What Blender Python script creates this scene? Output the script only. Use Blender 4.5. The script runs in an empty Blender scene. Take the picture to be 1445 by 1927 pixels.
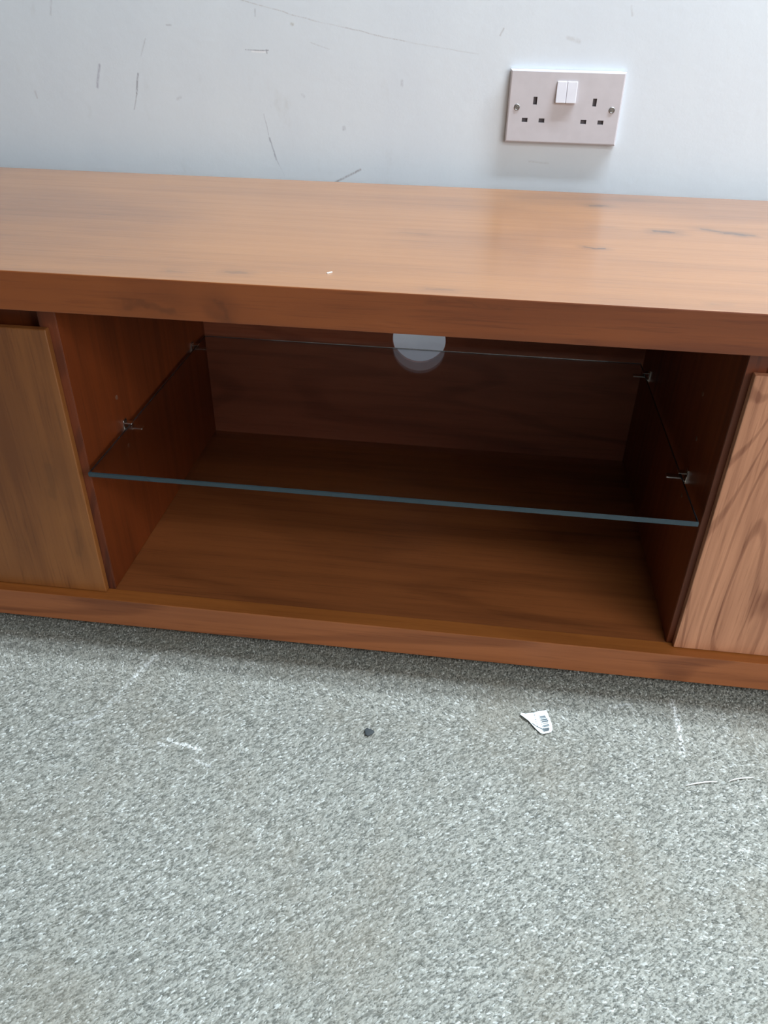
import bpy, bmesh, math, random
import numpy as np
from mathutils import Vector, Matrix

C = bpy.context.scene.collection
scn = bpy.context.scene

# ------------------------------------------------------------------ camera
def make_camera():
    yaw, pit, rol = -0.1151, -0.5934, 0.0192
    cy, sy, cp, sp, cr, sr = math.cos(yaw), math.sin(yaw), math.cos(pit), math.sin(pit), math.cos(rol), math.sin(rol)
    f = Vector((sy*cp, cy*cp, sp)); rt = Vector((cy, -sy, 0)); up = rt.cross(f)
    r2 = cr*rt + sr*up; u2 = -sr*rt + cr*up
    cam = bpy.data.cameras.new('camera'); o = bpy.data.objects.new('camera', cam); C.objects.link(o)
    M = Matrix((r2, u2, -f)).transposed().to_4x4(); M.translation = Vector((0, -1.1741, 0.6829))
    o.matrix_world = M
    cam.sensor_fit = 'HORIZONTAL'; cam.sensor_width = 36.0; cam.lens = 1477.06/1445*36.0
    cam.clip_start = 0.02
    scn.camera = o
make_camera()

# ------------------------------------------------------------------ world and lights
w = bpy.data.worlds.new('world'); scn.world = w; w.use_nodes = True
w.node_tree.nodes['Background'].inputs[0].default_value = (0.80, 0.90, 1.0, 1)
w.node_tree.nodes['Background'].inputs[1].default_value = 0.3

def area(name, loc, target, sx, sy, power, col):
    l = bpy.data.lights.new(name, 'AREA'); l.shape = 'RECTANGLE'; l.size = sx; l.size_y = sy
    l.energy = power; l.color = col
    o = bpy.data.objects.new(name, l); C.objects.link(o); o.location = loc
    o.rotation_euler = (Vector(target)-Vector(loc)).to_track_quat('-Z', 'Y').to_euler()
    return o
# ceiling fluorescent panels, and an added fill light at the front right
area('ceiling_tube_light', (1.1, -0.405, 2.68), (1.1, -0.405, 0), 1.8, 0.07, 60, (0.85, 0.96, 1.08))
area('ceiling_tube_light', (1.1, -0.290, 2.68), (1.1, -0.290, 0), 1.8, 0.07, 60, (0.85, 0.96, 1.08))
area('ceiling_panel_light', (0.9, -2.9, 2.68), (0.9, -2.9, 0), 1.2, 0.6, 32, (0.92, 0.98, 1.04))
area('right_fill_light', (1.70, -1.9, 1.15), (0.2, -0.45, 0.3), 1.1, 1.1, 26, (1.0, 0.97, 0.97))

vs = scn.view_settings
vs.view_transform = 'Standard'; vs.look = 'None'; vs.gamma = 1.0; vs.use_curve_mapping = False
vs.exposure = 0.05

# ------------------------------------------------------------------ node helpers
class NT:
    def __init__(s, name):
        s.m = bpy.data.materials.new(name); s.m.use_nodes = True
        s.t = s.m.node_tree; s.p = s.t.nodes['Principled BSDF']
        s.oc = s.t.nodes.new('ShaderNodeTexCoord').outputs['Object']
    def n(s, kind): return s.t.nodes.new(kind)
    def put(s, sock, v):
        if isinstance(v, bpy.types.NodeSocket): s.t.links.new(v, sock)
        elif isinstance(v, (tuple, list)) and len(v) == 3 and sock.type == 'RGBA': sock.default_value = (*v, 1)
        else: sock.default_value = v
    def math(s, op, a, b=0.0, c=None, clamp=False):
        n = s.n('ShaderNodeMath'); n.operation = op; n.use_clamp = clamp
        s.put(n.inputs[0], a); s.put(n.inputs[1], b)
        if c is not None: s.put(n.inputs[2], c)
        return n.outputs[0]
    def vmath(s, op, a, b=None, scale=None):
        n = s.n('ShaderNodeVectorMath'); n.operation = op
        s.put(n.inputs[0], a)
        if b is not None: s.put(n.inputs[1], b)
        if scale is not None: s.put(n.inputs['Scale'], scale)
        return n.outputs['Value'] if op in ('DOT_PRODUCT', 'LENGTH', 'DISTANCE') else n.outputs['Vector']
    def noise(s, vec, scale=5, detail=3, rough=0.5, dist=0.0):
        n = s.n('ShaderNodeTexNoise'); s.put(n.inputs['Vector'], vec)
        n.inputs['Scale'].default_value = scale; n.inputs['Detail'].default_value = detail
        n.inputs['Roughness'].default_value = rough; n.inputs['Distortion'].default_value = dist
        return n.outputs['Fac']
    def mapping(s, vec, loc=(0, 0, 0), rot=(0, 0, 0), scale=(1, 1, 1)):
        n = s.n('ShaderNodeMapping'); s.put(n.inputs['Vector'], vec)
        n.inputs['Location'].default_value = loc; n.inputs['Rotation'].default_value = rot
        n.inputs['Scale'].default_value = scale
        return n.outputs[0]
    def rng(s, v, a, b, c=0.0, d=1.0, smooth=True):
        n = s.n('ShaderNodeMapRange'); s.put(n.inputs['Value'], v)
        if smooth: n.interpolation_type = 'SMOOTHSTEP'
        for k, x in zip(('From Min', 'From Max', 'To Min', 'To Max'), (a, b, c, d)): s.put(n.inputs[k], x)
        return n.outputs[0]
    def mix(s, fac, a, b, mode='MIX'):
        n = s.n('ShaderNodeMix'); n.data_type = 'RGBA'; n.blend_type = mode
        s.put(n.inputs[0], fac); s.put(n.inputs[6], a); s.put(n.inputs[7], b)
        return n.outputs[2]
    def seg(s, vec, a, b):
        """distance of vec to the segment a-b"""
        a = Vector(a); b = Vector(b); ba = b-a
        pa = s.vmath('SUBTRACT', vec, tuple(a))
        h = s.math('MULTIPLY', s.vmath('DOT_PRODUCT', pa, tuple(ba)), 1.0/max(ba.dot(ba), 1e-9), clamp=True)
        n = s.n('ShaderNodeVectorMath'); n.operation = 'SCALE'; n.inputs[0].default_value = ba; s.put(n.inputs['Scale'], h)
        return s.vmath('LENGTH', s.vmath('SUBTRACT', pa, n.outputs[0])), h
    def bump(s, h, strength=0.3, dist=0.001):
        n = s.n('ShaderNodeBump'); n.inputs['Strength'].default_value = strength
        n.inputs['Distance'].default_value = dist; s.put(n.inputs['Height'], h)
        s.put(s.p.inputs['Normal'], n.outputs[0])
    def base(s, c): s.put(s.p.inputs['Base Color'], c)
    def rough(s, r): s.put(s.p.inputs['Roughness'], r)

def lin(r, g, b):
    f = lambda c: (c/255/12.92) if c <= 10 else ((c/255+0.055)/1.055)**2.4
    return (f(r), f(g), f(b))

def wood(name, axis, light, dark, seed=0.0, knots=(), rings=10.0, ring_amt=0.5, rough=0.36, coat=0.0, blotch=0.35, streak=0.38, ior=1.5, thin=0.25, scale=5.5):
    """stained oak veneer; the grain runs along axis"""
    s = NT(name)
    st = {'x': (0.16, 1, 1), 'y': (1, 0.16, 1), 'z': (1, 1, 0.16)}[axis]
    fi = {'x': (0.035, 1, 1), 'y': (1, 0.035, 1), 'z': (1, 1, 0.035)}[axis]
    off = (seed*3.1, seed*1.7, seed*2.3)
    warp = s.noise(s.mapping(s.oc, off, scale=tuple(3*k for k in st)), 3.0, 2, 0.5)
    a = s.noise(s.mapping(s.oc, off, scale=st), scale, 2, 0.42, 0.25)
    r = s.math('MULTIPLY', a, rings*6.283)
    r = s.math('SINE', s.math('ADD', r, s.math('MULTIPLY', warp, 1.5)))
    line = s.rng(r, thin, 1.0)                                   # growth ring lines
    fine = s.noise(s.mapping(s.oc, off, scale=fi), 420, 3, 0.6)  # pores
    mid = s.noise(s.mapping(s.oc, off, scale=fi), 70, 3, 0.6)
    big = s.noise(s.mapping(s.oc, (off[0]+9, off[1], off[2]), scale=tuple(k**0.5 for k in st)), 6, 3, 0.55)
    f = s.math('MULTIPLY', line, ring_amt)
    f = s.math('ADD', f, s.math('MULTIPLY', s.rng(mid, 0.35, 0.75), streak))
    f = s.math('ADD', f, s.math('MULTIPLY', s.rng(fine, 0.52, 0.72), 0.30))
    f = s.math('ADD', f, s.math('MULTIPLY', s.rng(big, 0.38, 0.68), blotch), clamp=True)
    col = s.mix(f, light, dark)
    kd = tuple(c*0.34 for c in dark)
    wob = s.vmath('SCALE', s.vmath('SUBTRACT', s.n_color(s.oc, 45), (0.5, 0.5, 0.5)), scale=0.016) if knots else None
    for (p, q, rad, amt) in knots:
        d, h = s.seg(s.vmath('ADD', s.oc, wob), p, q)
        halo = s.rng(d, rad*1.9, 0.0, 0.0, amt*0.40)
        core = s.rng(d, rad*0.55, rad*0.1, 0.0, amt*0.9)
        col = s.mix(s.math('MAXIMUM', halo, core), col, kd)
    s.base(col)
    s.rough(s.math('ADD', rough, s.math('MULTIPLY', mid, 0.10)))
    s.bump(s.math('ADD', s.math('MULTIPLY', fine, -1.0), s.math('MULTIPLY', mid, -0.5)), 0.25, 0.0004)
    s.p.inputs['IOR'].default_value = ior
    if coat: s.p.inputs['Coat Weight'].default_value = coat; s.p.inputs['Coat Roughness'].default_value = 0.25
    return s.m
def n_color(s, vec, scale):
    n = s.n('ShaderNodeTexNoise'); s.put(n.inputs['Vector'], vec); n.inputs['Scale'].default_value = scale
    n.inputs['Detail'].default_value = 2
    return n.outputs['Color']
NT.n_color = n_color

def plain(name, col, rough=0.5, metal=0.0, grain=0.0):
    s = NT(name)
    v = s.noise(s.oc, 60, 3)
    s.base(s.mix(s.rng(v, 0.3, 0.7, 0, 1), col, tuple(c*(0.95) for c in col)))
    s.rough(rough); s.p.inputs['Metallic'].default_value = metal
    if grain: s.bump(s.noise(s.oc, 900, 2), grain, 0.0002)
    return s.m

# dimensions of the cabinet, metres
GAP = 0.05                       # behind the cabinet
YF = -0.4957                     # front of top board and base rail
ZT, TT = 0.4563, 0.0380
ZL, ZB = 0.0612, 0.0220          # top and underside of base
XL, XR = -0.4100, 0.2475         # inner faces of the dividers
YD = -0.4836                     # door faces
YV = YD + 0.009                  # front edges of the dividers
YBK = -0.066                     # back panel, inner face
XA, XB = -0.900, 0.735           # outer ends
ZS = 0.2372                      # glass shelf, upper face

FRONT_KNOTS = [
    ((-0.322, -0.4957, 0.431), (-0.280, -0.4957, 0.428), 0.014, 0.55), ((-0.236, -0.4957, 0.438), (-0.229, -0.4957, 0.428), 0.011, 0.55),
    ((-0.243, -0.4957, 0.4275), (-0.230, -0.4957, 0.4235), 0.005, 0.6), ((-0.04, -0.4957, 0.452), (0.03, -0.4957, 0.448), 0.004, 0.25)]
M = {}
M['top'] = wood('honey_oak_top', 'x', lin(154, 99, 44), lin(112, 66, 28), 1.3, rings=4, ring_amt=0.16, rough=0.36, blotch=0.55, coat=1.0, streak=0.20, ior=1.6, knots=[
    ((0.190, -0.237, ZT), (0.214, -0.238, ZT), 0.011, 1.0), ((0.244, -0.214, ZT), (0.285, -0.233, ZT), 0.010, 0.8),
    ((0.270, -0.233, ZT), (0.298, -0.236, ZT), 0.007, 0.95),
    ((0.130, -0.125, ZT), (0.150, -0.124, ZT), 0.012, 0.85), ((0.110, -0.318, ZT), (0.128, -0.318, ZT), 0.008, 0.95),
    ((0.125, -0.230, ZT), (0.145, -0.228, ZT), 0.009, 0.3), ((-0.15, -0.05, ZT), (-0.07, -0.04, ZT), 0.016, 0.30),
    ((-0.09, -0.2965, ZT), (-0.065, -0.2965, ZT), 0.012, 0.35), ((-0.235, -0.464, ZT), (-0.215, -0.4638, ZT), 0.009, 0.55),
    ((-0.29, -0.470, ZT), (-0.275, -0.470, ZT), 0.008, 0.4), ((-0.045, -0.48, ZT), (-0.02, -0.481, ZT), 0.007, 0.5),
    ((0.05, -0.10, ZT), (0.20, -0.08, ZT), 0.022, 0.22), ((0.20, -0.477, ZT), (0.215, -0.478, ZT), 0.006, 0.5),
    ])
M['top_edge'] = wood('oak_top_edging', 'x', lin(146, 78, 34), lin(106, 50, 18), 9.4, rings=7, ring_amt=0.22, rough=0.42, blotch=0.5, streak=0.25, knots=FRONT_KNOTS)
M['rail'] = wood('oak_base_rail', 'x', lin(166, 98, 54), lin(120, 64, 30), 4.2, rings=13, thin=0.5, ring_amt=0.5, rough=0.40, blotch=0.2)
M['rail_top'] = wood('golden_oak_rail_top', 'x', lin(170, 102, 46), lin(132, 74, 30), 3.2, rings=8, ring_amt=0.3, rough=0.42, blotch=0.3)
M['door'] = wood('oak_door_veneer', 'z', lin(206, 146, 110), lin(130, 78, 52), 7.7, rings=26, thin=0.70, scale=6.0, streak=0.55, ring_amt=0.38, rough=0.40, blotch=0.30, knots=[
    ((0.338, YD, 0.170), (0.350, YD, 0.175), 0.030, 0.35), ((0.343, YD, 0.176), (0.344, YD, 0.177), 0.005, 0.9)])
M['door_left'] = wood('oak_door_veneer_smooth', 'z', lin(156, 98, 48), lin(112, 64, 28), 2.1, rings=4, ring_amt=0.25, rough=0.42, blotch=0.6, knots=[
    ((-0.455, YD, 0.20), (-0.45, YD, 0.235), 0.022, 0.35), ((-0.44, YD, 0.12), (-0.438, YD, 0.15), 0.014, 0.3)])
M['inside'] = wood('oak_inner_veneer', 'x', lin(150, 88, 46), lin(100, 54, 26), 5.5, rings=6, ring_amt=0.25, rough=0.42, blotch=0.3)
M['divider'] = wood('oak_divider_veneer', 'z', lin(122, 56, 20), lin(80, 34, 10), 3.4, rings=5, ring_amt=0.22, rough=0.42, blotch=0.35)
M['raw_edge'] = wood('rough_stained_edge', 'z', lin(118, 54, 20), lin(62, 26, 9), 8.8, rings=14, ring_amt=0.4, rough=0.7, blotch=0.5)
M['back'] = wood('oak_back_veneer', 'x', lin(168, 96, 66), lin(120, 62, 42), 6.1, rings=12, ring_amt=0.35, rough=0.5, blotch=0.2)
M['chrome'] = plain('chrome', (0.75, 0.74, 0.70), 0.22, 1.0)
M['felt'] = plain('black_foot_plastic', (0.02, 0.02, 0.02), 0.6)
M['plastic'] = plain('grey_white_plastic', lin(202, 199, 203), 0.42, grain=0.05)
M['rocker'] = plain('white_rocker_plastic', lin(222, 223, 230), 0.35)
M['slot'] = plain('dark_grey_slot', lin(84, 80, 84), 0.6)
M['screw'] = plain('dull_screw_metal', (0.36, 0.35, 0.34), 0.45, 0.8)
M['paper'] = plain('white_label_paper', lin(222, 232, 232), 0.6)
M['ink'] = plain('dark_printing_ink', lin(92, 104, 110), 0.6)
M['lint'] = plain('dark_grey_lint', lin(66, 72, 74), 0.95)
M['thread'] = plain('white_thread', lin(232, 236, 234), 0.8)
M['chip'] = plain('pale_plug', lin(120, 84, 66), 0.5)

# glass
g = NT('smoked_float_glass')
g.base((0.80, 0.81, 0.84)); g.rough(0.02); g.p.inputs['Transmission Weight'].default_value = 1.0; g.p.inputs['IOR'].default_value = 1.5
M['glass'] = g.m
g = NT('ground_glass_edge'); g.base(lin(58, 78, 88)); g.rough(0.16)
g.p.inputs['Transmission Weight'].default_value = 0.35; g.p.inputs['IOR'].default_value = 1.5
M['glass_edge'] = g.m

def wall_material(marks=True):
    s = NT('scuffed_white_wall_paint')
    big = s.noise(s.mapping(s.oc, scale=(1, 1, 0.5)), 3.2, 4, 0.6)
    fine = s.noise(s.oc, 300, 3, 0.6)
    col = s.mix(s.rng(big, 0.3, 0.7), lin(222, 231, 236), lin(214, 223, 230))
    smud = s.noise(s.mapping(s.oc, (2, 0, 5), scale=(1, 1, 0.45)), 26, 4, 0.65)
    col = s.mix(s.rng(smud, 0.60, 0.80, 0, 0.28), col, lin(186, 188, 184))
    if marks:
        wob = s.vmath('SCALE', s.vmath('SUBTRACT', s.n_color(s.oc, 35), (0.5, 0.5, 0.5)), scale=0.0035)
        v = s.vmath('ADD', s.oc, wob)
        grain = s.rng(s.noise(s.mapping(s.oc, scale=(1, 1, 0.4)), 500, 2), 0.3, 0.6, 0.35, 1.0)
        P = lambda x, z: (x, 0.0, z)
        for (a, b, wd, amt, c) in [
            ((-0.5395, 0.583), (-0.5475, 0.556), 0.0022, 0.55, (128, 124, 146)),
            ((-0.4686, 0.6154), (-0.4778, 0.5955), 0.0012, 0.40, (140, 136, 140)),
            ((-0.4862, 0.574), (-0.4920, 0.550), 0.0016, 0.75, (110, 108, 120)),
            ((-0.4920, 0.550), (-0.4990, 0.530), 0.0012, 0.55, (130, 126, 134)),
            ((-0.3159, 0.6518), (-0.3166, 0.644), 0.0013, 0.6, (130, 130, 136)),
            ((-0.3330, 0.6062), (-0.3015, 0.6061), 0.0009, 0.8, (112, 112, 122)),
            ((-0.3240, 0.6046), (-0.3060, 0.6046), 0.0012, 0.9, (246, 248, 250)),
            ((-0.3045, 0.6065), (-0.3035, 0.6030), 0.0012, 0.7, (120, 120, 126)),
            ((-0.3130, 0.530), (-0.3060, 0.495), 0.0009, 0.45, (140, 140, 150)),
            ((-0.3065, 0.500), (-0.2990, 0.472), 0.0014, 0.65, (120, 122, 138)),
            ((-0.2990, 0.472), (-0.2880, 0.452), 0.0010, 0.40, (140, 142, 152)),
            ((-0.2170, 0.4440), (-0.1786, 0.4635), 0.0018, 0.80, (122, 104, 104)),
            ((-0.3433, 0.6640), (-0.2672, 0.6462), 0.0009, 0.45, (160, 150, 140)),
            ((-0.2672, 0.6462), (-0.2000, 0.6335), 0.0009, 0.45, (160, 152, 146)),
            ((-0.2000, 0.6335), (-0.1216, 0.6205), 0.0009, 0.5, (158, 150, 146)),
            ((-0.1216, 0.6205), (-0.0247, 0.6080), 0.0009, 0.3, (168, 164, 160)),
            ((-0.6404, 0.5480), (-0.6395, 0.5400), 0.0018, 0.40, (160, 150, 150)),
            ((-0.2015, 0.5175), (-0.2012, 0.5155), 0.0024, 0.55, (140, 140, 150)),
            ((-0.2684, 0.6364), (-0.2670, 0.6360), 0.0022, 0.6, (150, 140, 110)),
            ((-0.1230, 0.5750), (-0.1228, 0.5700), 0.0022, 0.45, (150, 150, 156)),
            ((0.0045, 0.6370), (0.0010, 0.6290), 0.0013, 0.55, (150, 142, 136)),
            ((0.0860, 0.6285), (0.1010, 0.6250), 0.0030, 0.30, (160, 150, 140)),
            ((-0.5905, 0.6600), (-0.5965, 0.6400), 0.0018, 0.35, (150, 146, 150)),
            ((0.1580, 0.6630), (0.1600, 0.6540), 0.0015, 0.40, (160, 156, 150)),
            ((0.055, 0.4830), (0.080, 0.4820), 0.0016, 0.25, (160, 156, 150)),
            ((-0.245, 0.6160), (-0.220, 0.6100), 0.0009, 0.35, (160, 156, 156)),
            ((-0.2580, 0.5560), (-0.2555, 0.5530), 0.0020, 0.30, (150, 150, 156)),
            ((-0.4340, 0.5450), (-0.4300, 0.5470), 0.0024, 0.35, (160, 158, 164)),
            ((-0.4370, 0.6320), (-0.4310, 0.6320), 0.0014, 0.45, (150, 146, 150)),
            ]:
            d, h = s.seg(v, P(*a), P(*b))
            m = s.rng(d, wd*1.35, 0.0, 0.0, amt*0.85)
            col = s.mix(s.math('MULTIPLY', m, grain), col, lin(*c))
    s.base(col); s.rough(0.62)
    s.bump(s.math('ADD', s.noise(s.oc, 90, 3), s.math('MULTIPLY', fine, 0.4)), 0.18, 0.0008)
    return s.m
M['wall'] = wall_material()
M['ceiling'] = plain('white_ceiling_paint', lin(190, 190, 186), 0.8)
M['sidewall'] = plain('plain_wall_paint', lin(128, 126, 122), 0.7)

def carpet_material(name, tuft):
    s = NT(name)
    rot = s.mapping(s.oc, rot=(0, 0, -0.7), scale=(1, 1, 1))
    st = s.mapping(rot, scale=(0.33, 1, 1))
    a = s.noise(st, 520, 3, 0.65)
    b = s.noise(st, 260, 2, 0.6)
    v = s.math('ADD', s.math('MULTIPLY', a, 0.6), s.math('MULTIPLY', b, 0.4))
    col = s.mix(s.rng(v, 0.36, 0.56), lin(103, 104, 96), lin(153, 154, 145))
    col = s.mix(s.rng(a, 0.60, 0.74, 0, 0.6), col, lin(205, 208, 203))
    if tuft:
        at = s.n('ShaderNodeAttribute'); at.attribute_name = 'shade'
        k = at.outputs['Fac']
        col = s.mix(s.rng(k, 0.0, 0.35, 0.75, 0.0), col, lin(84, 87, 82))
        col = s.mix(s.rng(k, 0.82, 1.0, 0.0, 0.7), col, lin(205, 208, 203))
    # random warm patches and smaller cooler ones
    d = s.noise(s.oc, 7, 4, 0.6)
    col = s.mix(s.rng(d, 0.45, 0.72, 0, 0.35), col, lin(128, 121, 105))
    d2 = s.noise(s.mapping(s.oc, (4, 7, 0)), 22, 3, 0.6)
    col = s.mix(s.rng(d2, 0.58, 0.78, 0, 0.35), col, lin(98, 98, 92))
    # chalky scuffs
    wob = s.vmath('SCALE', s.vmath('SUBTRACT', s.n_color(s.oc, 60), (0.5, 0.5, 0.5)), scale=0.010)
    vv = s.vmath('MULTIPLY', s.vmath('ADD', s.oc, wob), (1, 1, 0))
    br = s.rng(s.noise(s.oc, 330, 2), 0.42, 0.6)
    for (p, q, wd, amt) in [((-0.299, -0.638, 0), (-0.252, -0.649, 0), 0.0030, 0.7), ((-0.30, -0.646, 0), (-0.288, -0.650, 0), 0.003, 0.5),
                            ((-0.254, -0.662, 0), (-0.236, -0.667, 0), 0.003, 0.3),
                            ((-0.352, -0.520, 0), (-0.362, -0.555, 0), 0.006, 0.35), ((-0.362, -0.555, 0), (-0.38, -0.62, 0), 0.005, 0.25),
                            ((-0.38, -0.62, 0), (-0.42, -0.645, 0), 0.003, 0.3),
                            ((0.2610, -0.505, 0), (0.2625, -0.548, 0), 0.0050, 0.55), ((0.2625, -0.548, 0), (0.2610, -0.582, 0), 0.0036, 0.5),
                            ((0.19, -0.525, 0), (0.21, -0.52, 0), 0.004, 0.3)]:
        dd, h = s.seg(vv, p, q)
        col = s.mix(s.math('MULTIPLY', s.rng(dd, wd, wd*0.3, 0, amt), br), col, lin(244, 247, 245))
    s.base(col); s.rough(0.92)
    if not tuft: s.bump(v, 0.8, 0.002)
    return s.m
M['carpet'] = carpet_material('grey_flecked_carpet', False)
M['pile'] = carpet_material('grey_flecked_carpet_pile', True)

# ------------------------------------------------------------------ mesh helpers
def link(name, bm, mats, parent=None, smooth=False):
    me = bpy.data.meshes.new(name); bm.normal_update(); bm.to_mesh(me); bm.free()
    for m in (mats if isinstance(mats, (list, tuple)) else [mats]): me.materials.append(M[m])
    if smooth:
        for p in me.polygons: p.use_smooth = True
    o = bpy.data.objects.new(name, me); C.objects.link(o)
    if parent: o.parent = parent
    return o
def box(x0, x1, y0, y1, z0, z1, bev=0.0, seg=2, bm=None):
    own = bmesh.new()
    bmesh.ops.create_cube(own, size=1.0)
    for v in own.verts:
        v.co = Vector((x0+(v.co.x+0.5)*(x1-x0), y0+(v.co.y+0.5)*(y1-y0), z0+(v.co.z+0.5)*(z1-z0)))
    if bev: bmesh.ops.bevel(own, geom=own.edges[:], offset=bev, segments=seg, affect='EDGES', profile=0.6)
    if bm is None: return own
    me = bpy.data.meshes.new('t'); own.to_mesh(me); own.free(); bm.from_mesh(me); bpy.data.meshes.remove(me)
    return bm
def cyl(p, axis, r, l, n=24, bm=None, r2=None):
    b = bm or bmesh.new()
    rot = {'x': Matrix.Rotation(math.pi/2, 4, 'Y'), 'y': Matrix.Rotation(-math.pi/2, 4, 'X'), 'z': Matrix.Identity(4)}[axis]
    bmesh.ops.create_cone(b, cap_ends=True, segments=n, radius1=r, radius2=r if r2 is None else r2, depth=l, matrix=Matrix.Translation(p) @ rot)
    return b
def tag(o, label=None, cat=None, group=None, kind=None):
    if label: o['label'] = label
    if cat: o['category'] = cat
    if group: o['group'] = group
    if kind: o['kind'] = kind
    return o
def empty(name, loc):
    o = bpy.data.objects.new(name, None); o.empty_display_size = 0.05; C.objects.link(o); o.location = loc
    return o

# ------------------------------------------------------------------ the setting
W0, W1, YN, HC = -2.6, 3.4, -4.2, 2.72
def struct(name, bm, m): return tag(link(name, bm, m), kind='structure')
struct('wall_back', box(W0, W1, 0.0, 0.1, 0.0, HC), 'wall')
struct('wall_left', box(W0-0.1, W0, YN, 0.1, 0, HC), 'sidewall')
struct('wall_right', box(W1, W1+0.1, YN, 0.1, 0, HC), 'sidewall')
struct('wall_front', box(W0-0.1, W1+0.1, YN-0.1, YN, 0, HC), 'sidewall')
struct('ceiling', box(W0-0.1, W1+0.1, YN-0.1, 0.1, HC, HC+0.1), 'ceiling')
struct('floor', box(W0-0.1, W1+0.1, YN-0.1, 0.1, -0.06, 0.0), 'carpet')

# ------------------------------------------------------------------ TV cabinet
cab = empty('tv_cabinet', ((XA+XB)/2, YF/2, 0.0))
tag(cab, 'low honey brown oak veneered television cabinet with open middle bay against the white wall', 'cabinet')
off = Vector(cab.location)
def part(name, bm, mats, parent=None, smooth=False):
    o = link(name, bm, mats, parent or cab, smooth)
    if parent is None: o.matrix_parent_inverse = Matrix.Translation(-off)
    return o
bm = box(XA, XB, YF, -GAP, ZT-TT, ZT, 0.0012)
bm.normal_update()
for f in bm.faces:
    if f.normal.y < -0.8: f.material_index = 1
part('top_board', bm, ['top', 'top_edge'])
# base: front rail and bottom board behind it
bm = box(XA, XB, YF, YF+0.021, ZB, ZL, 0.0008)
bm.normal_update()
for f in bm.faces:
    if f.normal.z > 0.9: f.material_index = 1
part('base_rail', bm, ['rail', 'rail_top'])
part('bottom_board', box(XA+0.001, XB-0.001, YF+0.0214, -GAP-0.001, ZB+0.008, ZL-0.0010, 0.0004, 1), 'inside')
# back panel with its round cable hole
def back_panel():
    bm = bmesh.new(); hx, hz, R = -0.0807, 0.2429, 0.0395
    x0, x1, z0, z1 = XA+0.018, XB-0.018, ZL, ZT-TT
    N = 72; rings = []
    for y in (YBK, YBK+0.006):
        inn, out = [], []
        for i in range(N):
            a = 2*math.pi*i/N; c, s = math.cos(a), math.sin(a)
            inn.append(bm.verts.new((hx+R*c, y, hz+R*s)))
            tx = ((x1-hx) if c > 0 else (x0-hx))/c if abs(c) > 1e-9 else 1e9
            tz = ((z1-hz) if s > 0 else (z0-hz))/s if abs(s) > 1e-9 else 1e9
            t = min(abs(tx), abs(tz)); out.append(bm.verts.new((hx+t*c, y, hz+t*s)))
        rings.append((inn, out))
    (i0, o0), (i1, o1) = rings
    for k in range(N):
        j = (k+1) % N
        bm.faces.new((i0[k], i0[j], o0[j], o0[k])); bm.faces.new((i1[j], i1[k], o1[k], o1[j]))
        bm.faces.new((i0[j], i0[k], i1[k], i1[j])); bm.faces.new((o0[k], o0[j], o1[j], o1[k]))
    # fill the four corners
    for (cx, cz) in ((x0, z0), (x1, z0), (x1, z1), (x0, z1)):
        ang = math.atan2(cz-hz, cx-hx) % (2*math.pi); k = int(ang/(2*math.pi)*N); j = (k+1) % N
        for oo, y in ((o0, YBK), (o1, YBK+0.006)):
            v = bm.verts.new((cx, y, cz)); bm.faces.new((oo[k], oo[j], v))
    bmesh.ops.recalc_face_normals(bm, faces=bm.faces)
    return bm
part('back_panel', back_panel(), 'back')
def divider(xa, xb, inner, em='raw_edge'):
    part('divider', box(xa, xb, YV+0.0015, YBK, ZL, ZT-TT, 0.0006, 1), 'divider')
    o = part('edge_strip', box(xa, xb, YV, YV+0.0015, ZL, ZT-TT, 0.0003, 1), em)
    tag(o, 'rough dark stained front edge of the divider')
divider(XL-0.018, XL, 1); divider(XR, XR+0.018, -1, 'divider')
part('side_panel', box(XA, XA+0.018, YF+0.002, -GAP-0.002, ZL, ZT-TT, 0.0006, 1), 'divider')
part('side_panel', box(XB-0.018, XB, YF+0.002, -GAP-0.002, ZL, ZT-TT, 0.0006, 1), 'divider')
# recessed rails above the doors (finger gap)
part('finger_rail', box(XA+0.018, XL-0.018, YD+0.024, YD+0.042, ZT-TT-0.05, ZT-TT, 0.0005, 1), 'divider')
part('finger_rail', box(XR+0.018, XB-0.018, YD+0.024, YD+0.042, ZT-TT-0.05, ZT-TT, 0.0005, 1), 'divider')
ZD0, ZD1 = ZL+0.0012, 0.3953
dl = part('door', box(XA+0.019, -0.4178, YD, YD+0.0085, ZD0, ZD1, 0.0016, 3), 'door_left')
tag(dl, 'left door with plain smoother grain')
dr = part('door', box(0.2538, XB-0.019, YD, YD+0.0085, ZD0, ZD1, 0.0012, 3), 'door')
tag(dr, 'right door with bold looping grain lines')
for x in (XA+0.08, -0.43, 0.27, XB-0.08):
    for y in (YF+0.16, -0.11):
        part('foot', cyl((x, y, (ZB+0.0115)/2), 'z', 0.022, ZB+0.0075, 24), 'felt')

# glass shelf with ground edges
def shelf():
    bm = bmesh.new(); T = 0.0062; b = 0.0009
    x0, x1, y0, y1, z1 = -0.4035, 0.2405, -0.4890, -0.0845, ZS; z0 = z1-T
    def ring(x0, x1, y0, y1, z): return [bm.verts.new(p) for p in ((x0, y0, z), (x1, y0, z), (x1, y1, z), (x0, y1, z))]
    r = [ring(x0+b, x1-b, y0+b, y1-b, z0), ring(x0, x1, y0, y1, z0+b), ring(x0, x1, y0, y1, z1-b), ring(x0+b, x1-b, y0+b, y1-b, z1)]
    bm.faces.new(r[0][::-1]); bm.faces.new(r[3])
    for a, c in zip(r, r[1:]):
        for i in range(4):
            j = (i+1) % 4; f = bm.faces.new((a[i], a[j], c[j], c[i])); f.material_index = 1
    return bm
sh = part('glass_shelf', shelf(), ['glass', 'glass_edge'])
tag(sh, 'clear smoky glass shelf with blue grey ground edge')
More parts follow.
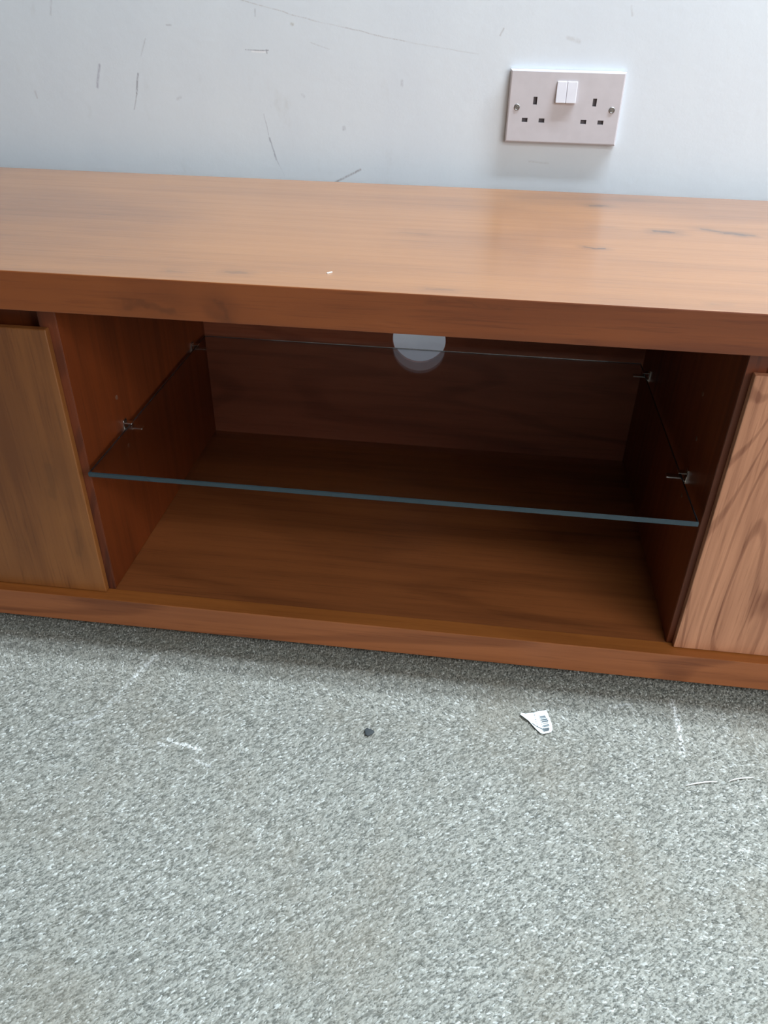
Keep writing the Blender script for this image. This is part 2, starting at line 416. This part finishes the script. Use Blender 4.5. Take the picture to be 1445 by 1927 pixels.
# chrome shelf supports: plate on the divider, lip above and tongue below the glass
def support(side):
    bm = bmesh.new(); s = side          # s=+1: tongue points to +x
    def bx(a, b, *r): box(min(a*s, b*s), max(a*s, b*s), *r, bm=bm)
    bx(-0.0005, 0.0018, -0.0045, 0.0045, -0.0110, 0.0055, 0.0004, 1)
    bx(0.0, 0.0110, -0.0040, 0.0040, 0.0006, 0.0022, 0.0004, 1)
    bx(0.0, 0.0230, -0.0040, 0.0040, -0.0092, -0.0070, 0.0005, 1)
    return bm
for (s, x, y) in ((1, XL, -0.374), (1, XL, -0.126), (-1, XR, -0.392), (-1, XR, -0.121)):
    o = part('shelf_support', support(s), 'chrome')
    o.location = (x, y, ZS)
for (x, y, z) in ((XL, -0.3813, 0.2748), (XL, -0.374, 0.203), (XR, -0.372, 0.3246), (XR, -0.390, 0.280), (XR, -0.392, 0.205)):
    part('peg_hole_plug', cyl((x, y, z), 'x', 0.0026, 0.0016, 12), 'chip')

# ------------------------------------------------------------------ double socket
SX, SZ, SW, SH, SD = 0.0186, 0.5936, 0.146, 0.086, 0.009
sock = empty('wall_socket', (SX+SW/2, 0.0, SZ-SH/2))
tag(sock, 'white plastic double wall socket with two rocker switches above the cabinet', 'socket')
holes = []
for cu in (0.239, 0.761):
    holes.append((SW*cu, SH*0.412, 0.0050, 0.0092))
for cu in (0.163, 0.314, 0.686, 0.837):
    holes.append((SW*cu, SH*0.680, 0.0074, 0.0050))
def faceplate():
    bm = bmesh.new(); ins = 0.0022; yf = -SD
    hs = [(cx-w/2, cx+w/2, -cz-h/2, -cz+h/2) for cx, cz, w, h in holes]
    xs = sorted({ins, SW-ins, *[h[0] for h in hs], *[h[1] for h in hs]})
    zs = sorted({-ins, -SH+ins, *[h[2] for h in hs], *[h[3] for h in hs]})
    V = {}
    def vert(x, y, z):
        k = (round(x, 6), round(y, 6), round(z, 6))
        if k not in V: V[k] = bm.verts.new((x-SW/2, y, z+SH/2))
        return V[k]
    for xa, xb in zip(xs, xs[1:]):
        for za, zb in zip(zs, zs[1:]):
            mx, mz = (xa+xb)/2, (za+zb)/2
            if any(h[0] < mx < h[1] and h[2] < mz < h[3] for h in hs): continue
            bm.faces.new([vert(xa, yf, za), vert(xb, yf, za), vert(xb, yf, zb), vert(xa, yf, zb)])
    bev = [e for e in bm.edges if e.is_boundary]
    # walls of the slots
    for xa, xb, za, zb in hs:
        sx = [x for x in xs if xa-1e-7 <= x <= xb+1e-7]; sz = [z for z in zs if za-1e-7 <= z <= zb+1e-7]
        for z in (za, zb):
            for p, q in zip(sx, sx[1:]): bm.faces.new([vert(p, yf, z), vert(q, yf, z), vert(q, yf+0.005, z), vert(p, yf+0.005, z)])
        for x in (xa, xb):
            for p, q in zip(sz, sz[1:]): bm.faces.new([vert(x, yf, p), vert(x, yf, q), vert(x, yf+0.005, q), vert(x, yf+0.005, p)])
    # rounded rim towards the wall
    prof = [(ins, yf), (0.0010, yf+0.0006), (0.0002, yf+0.0020), (0.0, -0.0005)]
    def rimpts(i, y):
        x0, x1, z0, z1 = i, SW-i, -SH+i, -i
        if i == ins:
            P = [(x, z0) for x in xs] + [(x1, z) for z in zs[1:]] + [(x, z1) for x in xs[::-1][1:]] + [(x0, z) for z in zs[::-1][1:-1]]
        else:
            fx = lambda x: x0+(x-ins)/(SW-2*ins)*(x1-x0); fz = lambda z: z0+(z+SH-ins)/(SH-2*ins)*(z1-z0)
            P = [(fx(x), z0) for x in xs] + [(x1, fz(z)) for z in zs[1:]] + [(fx(x), z1) for x in xs[::-1][1:]] + [(x0, fz(z)) for z in zs[::-1][1:-1]]
        return [vert(x, y, z) for x, z in P]
    R = [rimpts(i, y) for i, y in prof]
    for a, b in zip(R, R[1:]):
        for k in range(len(a)):
            j = (k+1) % len(a); bm.faces.new((a[k], a[j], b[j], b[k]))
    bmesh.ops.recalc_face_normals(bm, faces=bm.faces)
    return bm
fp = link('faceplate', faceplate(), 'plastic', sock)
for cx, cz, w_, h_ in holes:
    o = link('pin_slot', box(cx-w_/2-SW/2, cx+w_/2-SW/2, -SD+0.0030, -SD+0.0045, -cz-h_/2+SH/2, -cz+h_/2+SH/2), 'slot', fp)
    tag(o, 'dark grey slot shutter')
def rocker():
    bm = box(-0.0064, 0.0064, -0.0036, 0.0, -0.0125, 0.0125, 0.0010, 3)
    for v in bm.verts:
        if v.co.y < -0.002: v.co.y -= 0.0013*(-v.co.z/0.0125) - 0.0002
    return bm
for k in (-1, 1):
    o = link('rocker_switch', rocker(), 'rocker', sock)
    o.location = (0.0005+k*0.00655, -SD+0.0004, SH*(0.5-0.285))
    tag(o, 'brighter white rocker')
def screw():
    bm = cyl((0, 0, 0), 'y', 0.0033, 0.0016, 28)
    return bm
for u in (0.083, 0.920):
    x = SW*(u-0.5)
    ring = bmesh.new()
    n = 28
    for (r0, r1, ya, yb) in ((0.0040, 0.0031, -0.0003, -0.0009),):
        A = [ring.verts.new((r0*math.cos(6.2832*i/n), ya, r0*math.sin(6.2832*i/n))) for i in range(n)]
        B = [ring.verts.new((r1*math.cos(6.2832*i/n), yb, r1*math.sin(6.2832*i/n))) for i in range(n)]
        D = [ring.verts.new((0.0024*math.cos(6.2832*i/n), -0.0001, 0.0024*math.sin(6.2832*i/n))) for i in range(n)]
        for i in range(n):
            j = (i+1) % n; ring.faces.new((A[i], A[j], B[j], B[i])); ring.faces.new((B[i], B[j], D[j], D[i]))
    o = link('screw', ring, 'screw', sock); o.location = (x, -SD, -0.0005)
    hd = cyl((0, -0.0002, 0), 'y', 0.0024, 0.0006, 24)
    h = link('screw_head', hd, 'chrome', o)
    sl = box(-0.0022, 0.0022, -0.0009, -0.0004, -0.00035, 0.00035)
    q = link('screw_slot', sl, 'slot', o); q.rotation_euler = (0, 0.6 if u < 0.5 else -0.4, 0)

# ------------------------------------------------------------------ carpet pile (fine loops nobody could count)
def pile():
    rs = np.random.default_rng(7); sp = 0.0021
    xs = np.arange(-0.80, 0.62, sp); ys = np.arange(-1.10, -0.30, sp)
    X, Y = np.meshgrid(xs, ys); X = X.ravel(); Y = Y.ravel(); n = len(X)
    X = X+rs.uniform(-1, 1, n)*sp*0.7; Y = Y+rs.uniform(-1, 1, n)*sp*0.7
    ang = 0.75-1.0*np.clip((X+0.1)/0.5, 0, 1)+rs.normal(0, 0.30, n)      # the lay of the pile turns across the floor
    near = np.clip((Y+0.60)/0.06, 0, 1)
    ang = ang*(1-near)+near*(-0.9+rs.normal(0, 0.5, n))
    L = rs.uniform(0.0010, 0.0028, n); Wd = rs.uniform(0.0006, 0.0010, n); H = rs.uniform(0.0006, 0.0020, n)
    c, s = np.cos(ang), np.sin(ang)
    loc = np.array([[-1, -1, 0], [1, -1, 0], [1, 1, 0], [-1, 1, 0], [-0.45, 0, 1], [0.55, 0, 1]], float)
    P = np.empty((n, 6, 3))
    for k in range(6):
        a = loc[k, 0]*L; b = loc[k, 1]*Wd
        P[:, k, 0] = X+a*c-b*s; P[:, k, 1] = Y+a*s+b*c; P[:, k, 2] = loc[k, 2]*H-0.0002
    faces = np.array([[0, 1, 5, 4], [2, 3, 4, 5], [1, 2, 5, 5], [3, 0, 4, 4]])
    me = bpy.data.meshes.new('carpet_pile')
    base = (np.arange(n)*6)[:, None]
    q = np.concatenate([base+np.array([[0, 1, 5, 4, 2, 3, 4, 5, 1, 2, 5, 3, 0, 4]])], 1).ravel()
    me.vertices.add(n*6); me.vertices.foreach_set('co', P.ravel())
    me.loops.add(len(q)); me.loops.foreach_set('vertex_index', q.astype(np.int32))
    st = (np.arange(n)*14)[:, None]+np.array([[0, 4, 8, 11]])
    me.polygons.add(n*4); me.polygons.foreach_set('loop_start', st.ravel().astype(np.int32))
    me.polygons.foreach_set('loop_total', np.tile([4, 4, 3, 3], n).astype(np.int32))
    me.update(calc_edges=True)
    at = me.attributes.new('shade', 'FLOAT', 'POINT'); at.data.foreach_set('value', np.repeat(rs.uniform(0, 1, n), 6).astype(np.float32))
    me.materials.append(M['pile'])
    o = bpy.data.objects.new('carpet_pile', me); C.objects.link(o)
    tag(o, 'short grey flecked carpet pile covering the floor before the cabinet', 'carpet', kind='stuff')
pile()

# ------------------------------------------------------------------ torn price label, lint, threads
def floor_pt(px, py, z=0.0022):
    yaw, pit, rol, f_ = -.1151, -.5934, .0192, 1477.06
    cy, sy, cp, sp, cr, sr = math.cos(yaw), math.sin(yaw), math.cos(pit), math.sin(pit), math.cos(rol), math.sin(rol)
    f = Vector((sy*cp, cy*cp, sp)); rt = Vector((cy, -sy, 0)); up = rt.cross(f)
    r2 = cr*rt+sr*up; u2 = -sr*rt+cr*up
    d = f+r2*(px-722.5)/f_-u2*(py-963.5)/f_; o = Vector((0, -1.1741, 0.6829))
    return o+d*((z-o.z)/d.z)
LC = floor_pt(1012, 1358)
def lab(cx, cy): return floor_pt(900+cx/6.568, 1290+cy/6.568)-LC
lb = empty('torn_label', LC)
tag(lb, 'small torn white paper price label with a barcode lying on the carpet', 'label')
def paper():
    outl = [(512, 370), (530, 352), (580, 360), (660, 345), (740, 322), (840, 308), (862, 360), (890, 430), (910, 490), (917, 550), (900, 580), (860, 590), (800, 602), (765, 590), (720, 550), (660, 490), (620, 445), (560, 405)]
    bm = bmesh.new(); pts = [lab(*p) for p in outl]; n = len(pts)
    def lift(p): return 0.0005+max(0, -p.x-0.002)*0.09
    top = [bm.verts.new((p.x, p.y, lift(p)+0.00015)) for p in pts]; bot = [bm.verts.new((p.x, p.y, lift(p)-0.0001)) for p in pts]
    bm.faces.new(top[::-1]); bm.faces.new(bot)
    for i in range(n): bm.faces.new((top[i], top[(i+1) % n], bot[(i+1) % n], bot[i]))
    bmesh.ops.triangulate(bm, faces=[f for f in bm.faces if len(f.verts) > 4])
    bmesh.ops.recalc_face_normals(bm, faces=bm.faces)
    return bm, lift
bm, lift = paper(); link('paper', bm, 'paper', lb)
def strokes(lines, m, name):
    bm = bmesh.new()
    for x0, y0, x1, y1, t in lines:
        ps = [lab(x0, y0-t/2), lab(x1, y1-t/2), lab(x1, y1+t/2), lab(x0, y0+t/2)]
        vs = [bm.verts.new((p.x, p.y, lift(p)+0.0009)) for p in ps]; ws = [bm.verts.new((p.x, p.y, lift(p)+0.0006)) for p in ps]
        bm.faces.new(vs); bm.faces.new(ws[::-1])
        for i in range(4): bm.faces.new((vs[i], ws[i], ws[(i+1) % 4], vs[(i+1) % 4]))
    bmesh.ops.recalc_face_normals(bm, faces=bm.faces)
    return link(name, bm, m, lb)
strokes([(758, 392, 822, 382, 5), (762, 404, 830, 392, 6), (768, 418, 836, 404, 5), (775, 436, 850, 424, 13), (785, 458, 862, 444, 13), (797, 482, 862, 468, 3),
         (800, 505, 872, 490, 5), (804, 518, 876, 503, 6), (786, 548, 872, 533, 6), (795, 560, 876, 544, 7), (806, 573, 872, 558, 10)], 'ink', 'barcode')
random.seed(3)
strokes([(680+i*7+random.uniform(-3, 3), 350+i*27, 690+i*7+random.uniform(-3, 6), 348+i*27, 5) for i in range(7)] +
        [(745+i*9, 385+i*26, 753+i*9, 383+i*26, 5) for i in range(7)] + [(662, 478, 712, 508, 4), (715, 512, 790, 545, 4)], 'ink', 'small_print')

def lint():
    bm = bmesh.new(); bmesh.ops.create_icosphere(bm, subdivisions=3, radius=1)
    rnd = random.Random(5)
    for v in bm.verts:
        a = math.atan2(v.co.y, v.co.x); k = 1+0.14*math.sin(3*a+1)+0.07*math.sin(7*a)+rnd.uniform(-0.05, 0.05)
        v.co = Vector((v.co.x*0.0052*k, v.co.y*0.0050*k, v.co.z*0.0016+0.0014))
    return bm
o = link('lint_lump', lint(), 'lint', smooth=True); o.location = floor_pt(694, 1379, 0.001)
tag(o, 'small dark grey lump of lint on the carpet left of the label', 'lint')
def thread(pts, r, name, label):
    P = [floor_pt(x, y, 0.0026) for x, y in pts]; c = sum(P, Vector())/len(P)
    cu = bpy.data.curves.new(name, 'CURVE'); cu.dimensions = '3D'; cu.bevel_depth = r; cu.bevel_resolution = 2
    s = cu.splines.new('BEZIER'); s.bezier_points.add(len(P)-1)
    for bp, p in zip(s.bezier_points, P):
        bp.co = p-c; bp.handle_left_type = bp.handle_right_type = 'AUTO'
    s.bezier_points[0].radius = 0.5; s.bezier_points[-1].radius = 0.3
    cu.materials.append(M['thread'])
    o = bpy.data.objects.new(name, cu); C.objects.link(o)
    bpy.context.view_layer.update()
    me = bpy.data.meshes.new_from_object(o.evaluated_get(bpy.context.evaluated_depsgraph_get()))
    bpy.data.objects.remove(o); o = bpy.data.objects.new(name, me); C.objects.link(o); o.location = c
    tag(o, label, 'thread', 'loose threads on the carpet')
thread([(1291, 1478), (1304, 1475), (1320, 1472.5), (1335, 1471), (1350, 1471)], 0.0007, 'loose_thread', 'thin white thread on the carpet at right, the left one of two')
thread([(1372, 1470), (1384, 1466), (1400, 1464), (1420, 1462.5)], 0.0006, 'loose_thread', 'thin white thread on the carpet nearest the right edge of the photo')
# bright crumb on the cabinet top
bm = box(-0.0030, 0.0030, -0.0006, 0.0006, 0.0, 0.0010, 0.0002, 1)
o = link('paper_crumb', bm, 'thread'); o.location = (-0.1393, -0.4508, ZT); o.rotation_euler = (0, 0, 0.8)
tag(o, 'tiny white crumb lying on the cabinet top near its front edge', 'crumb')
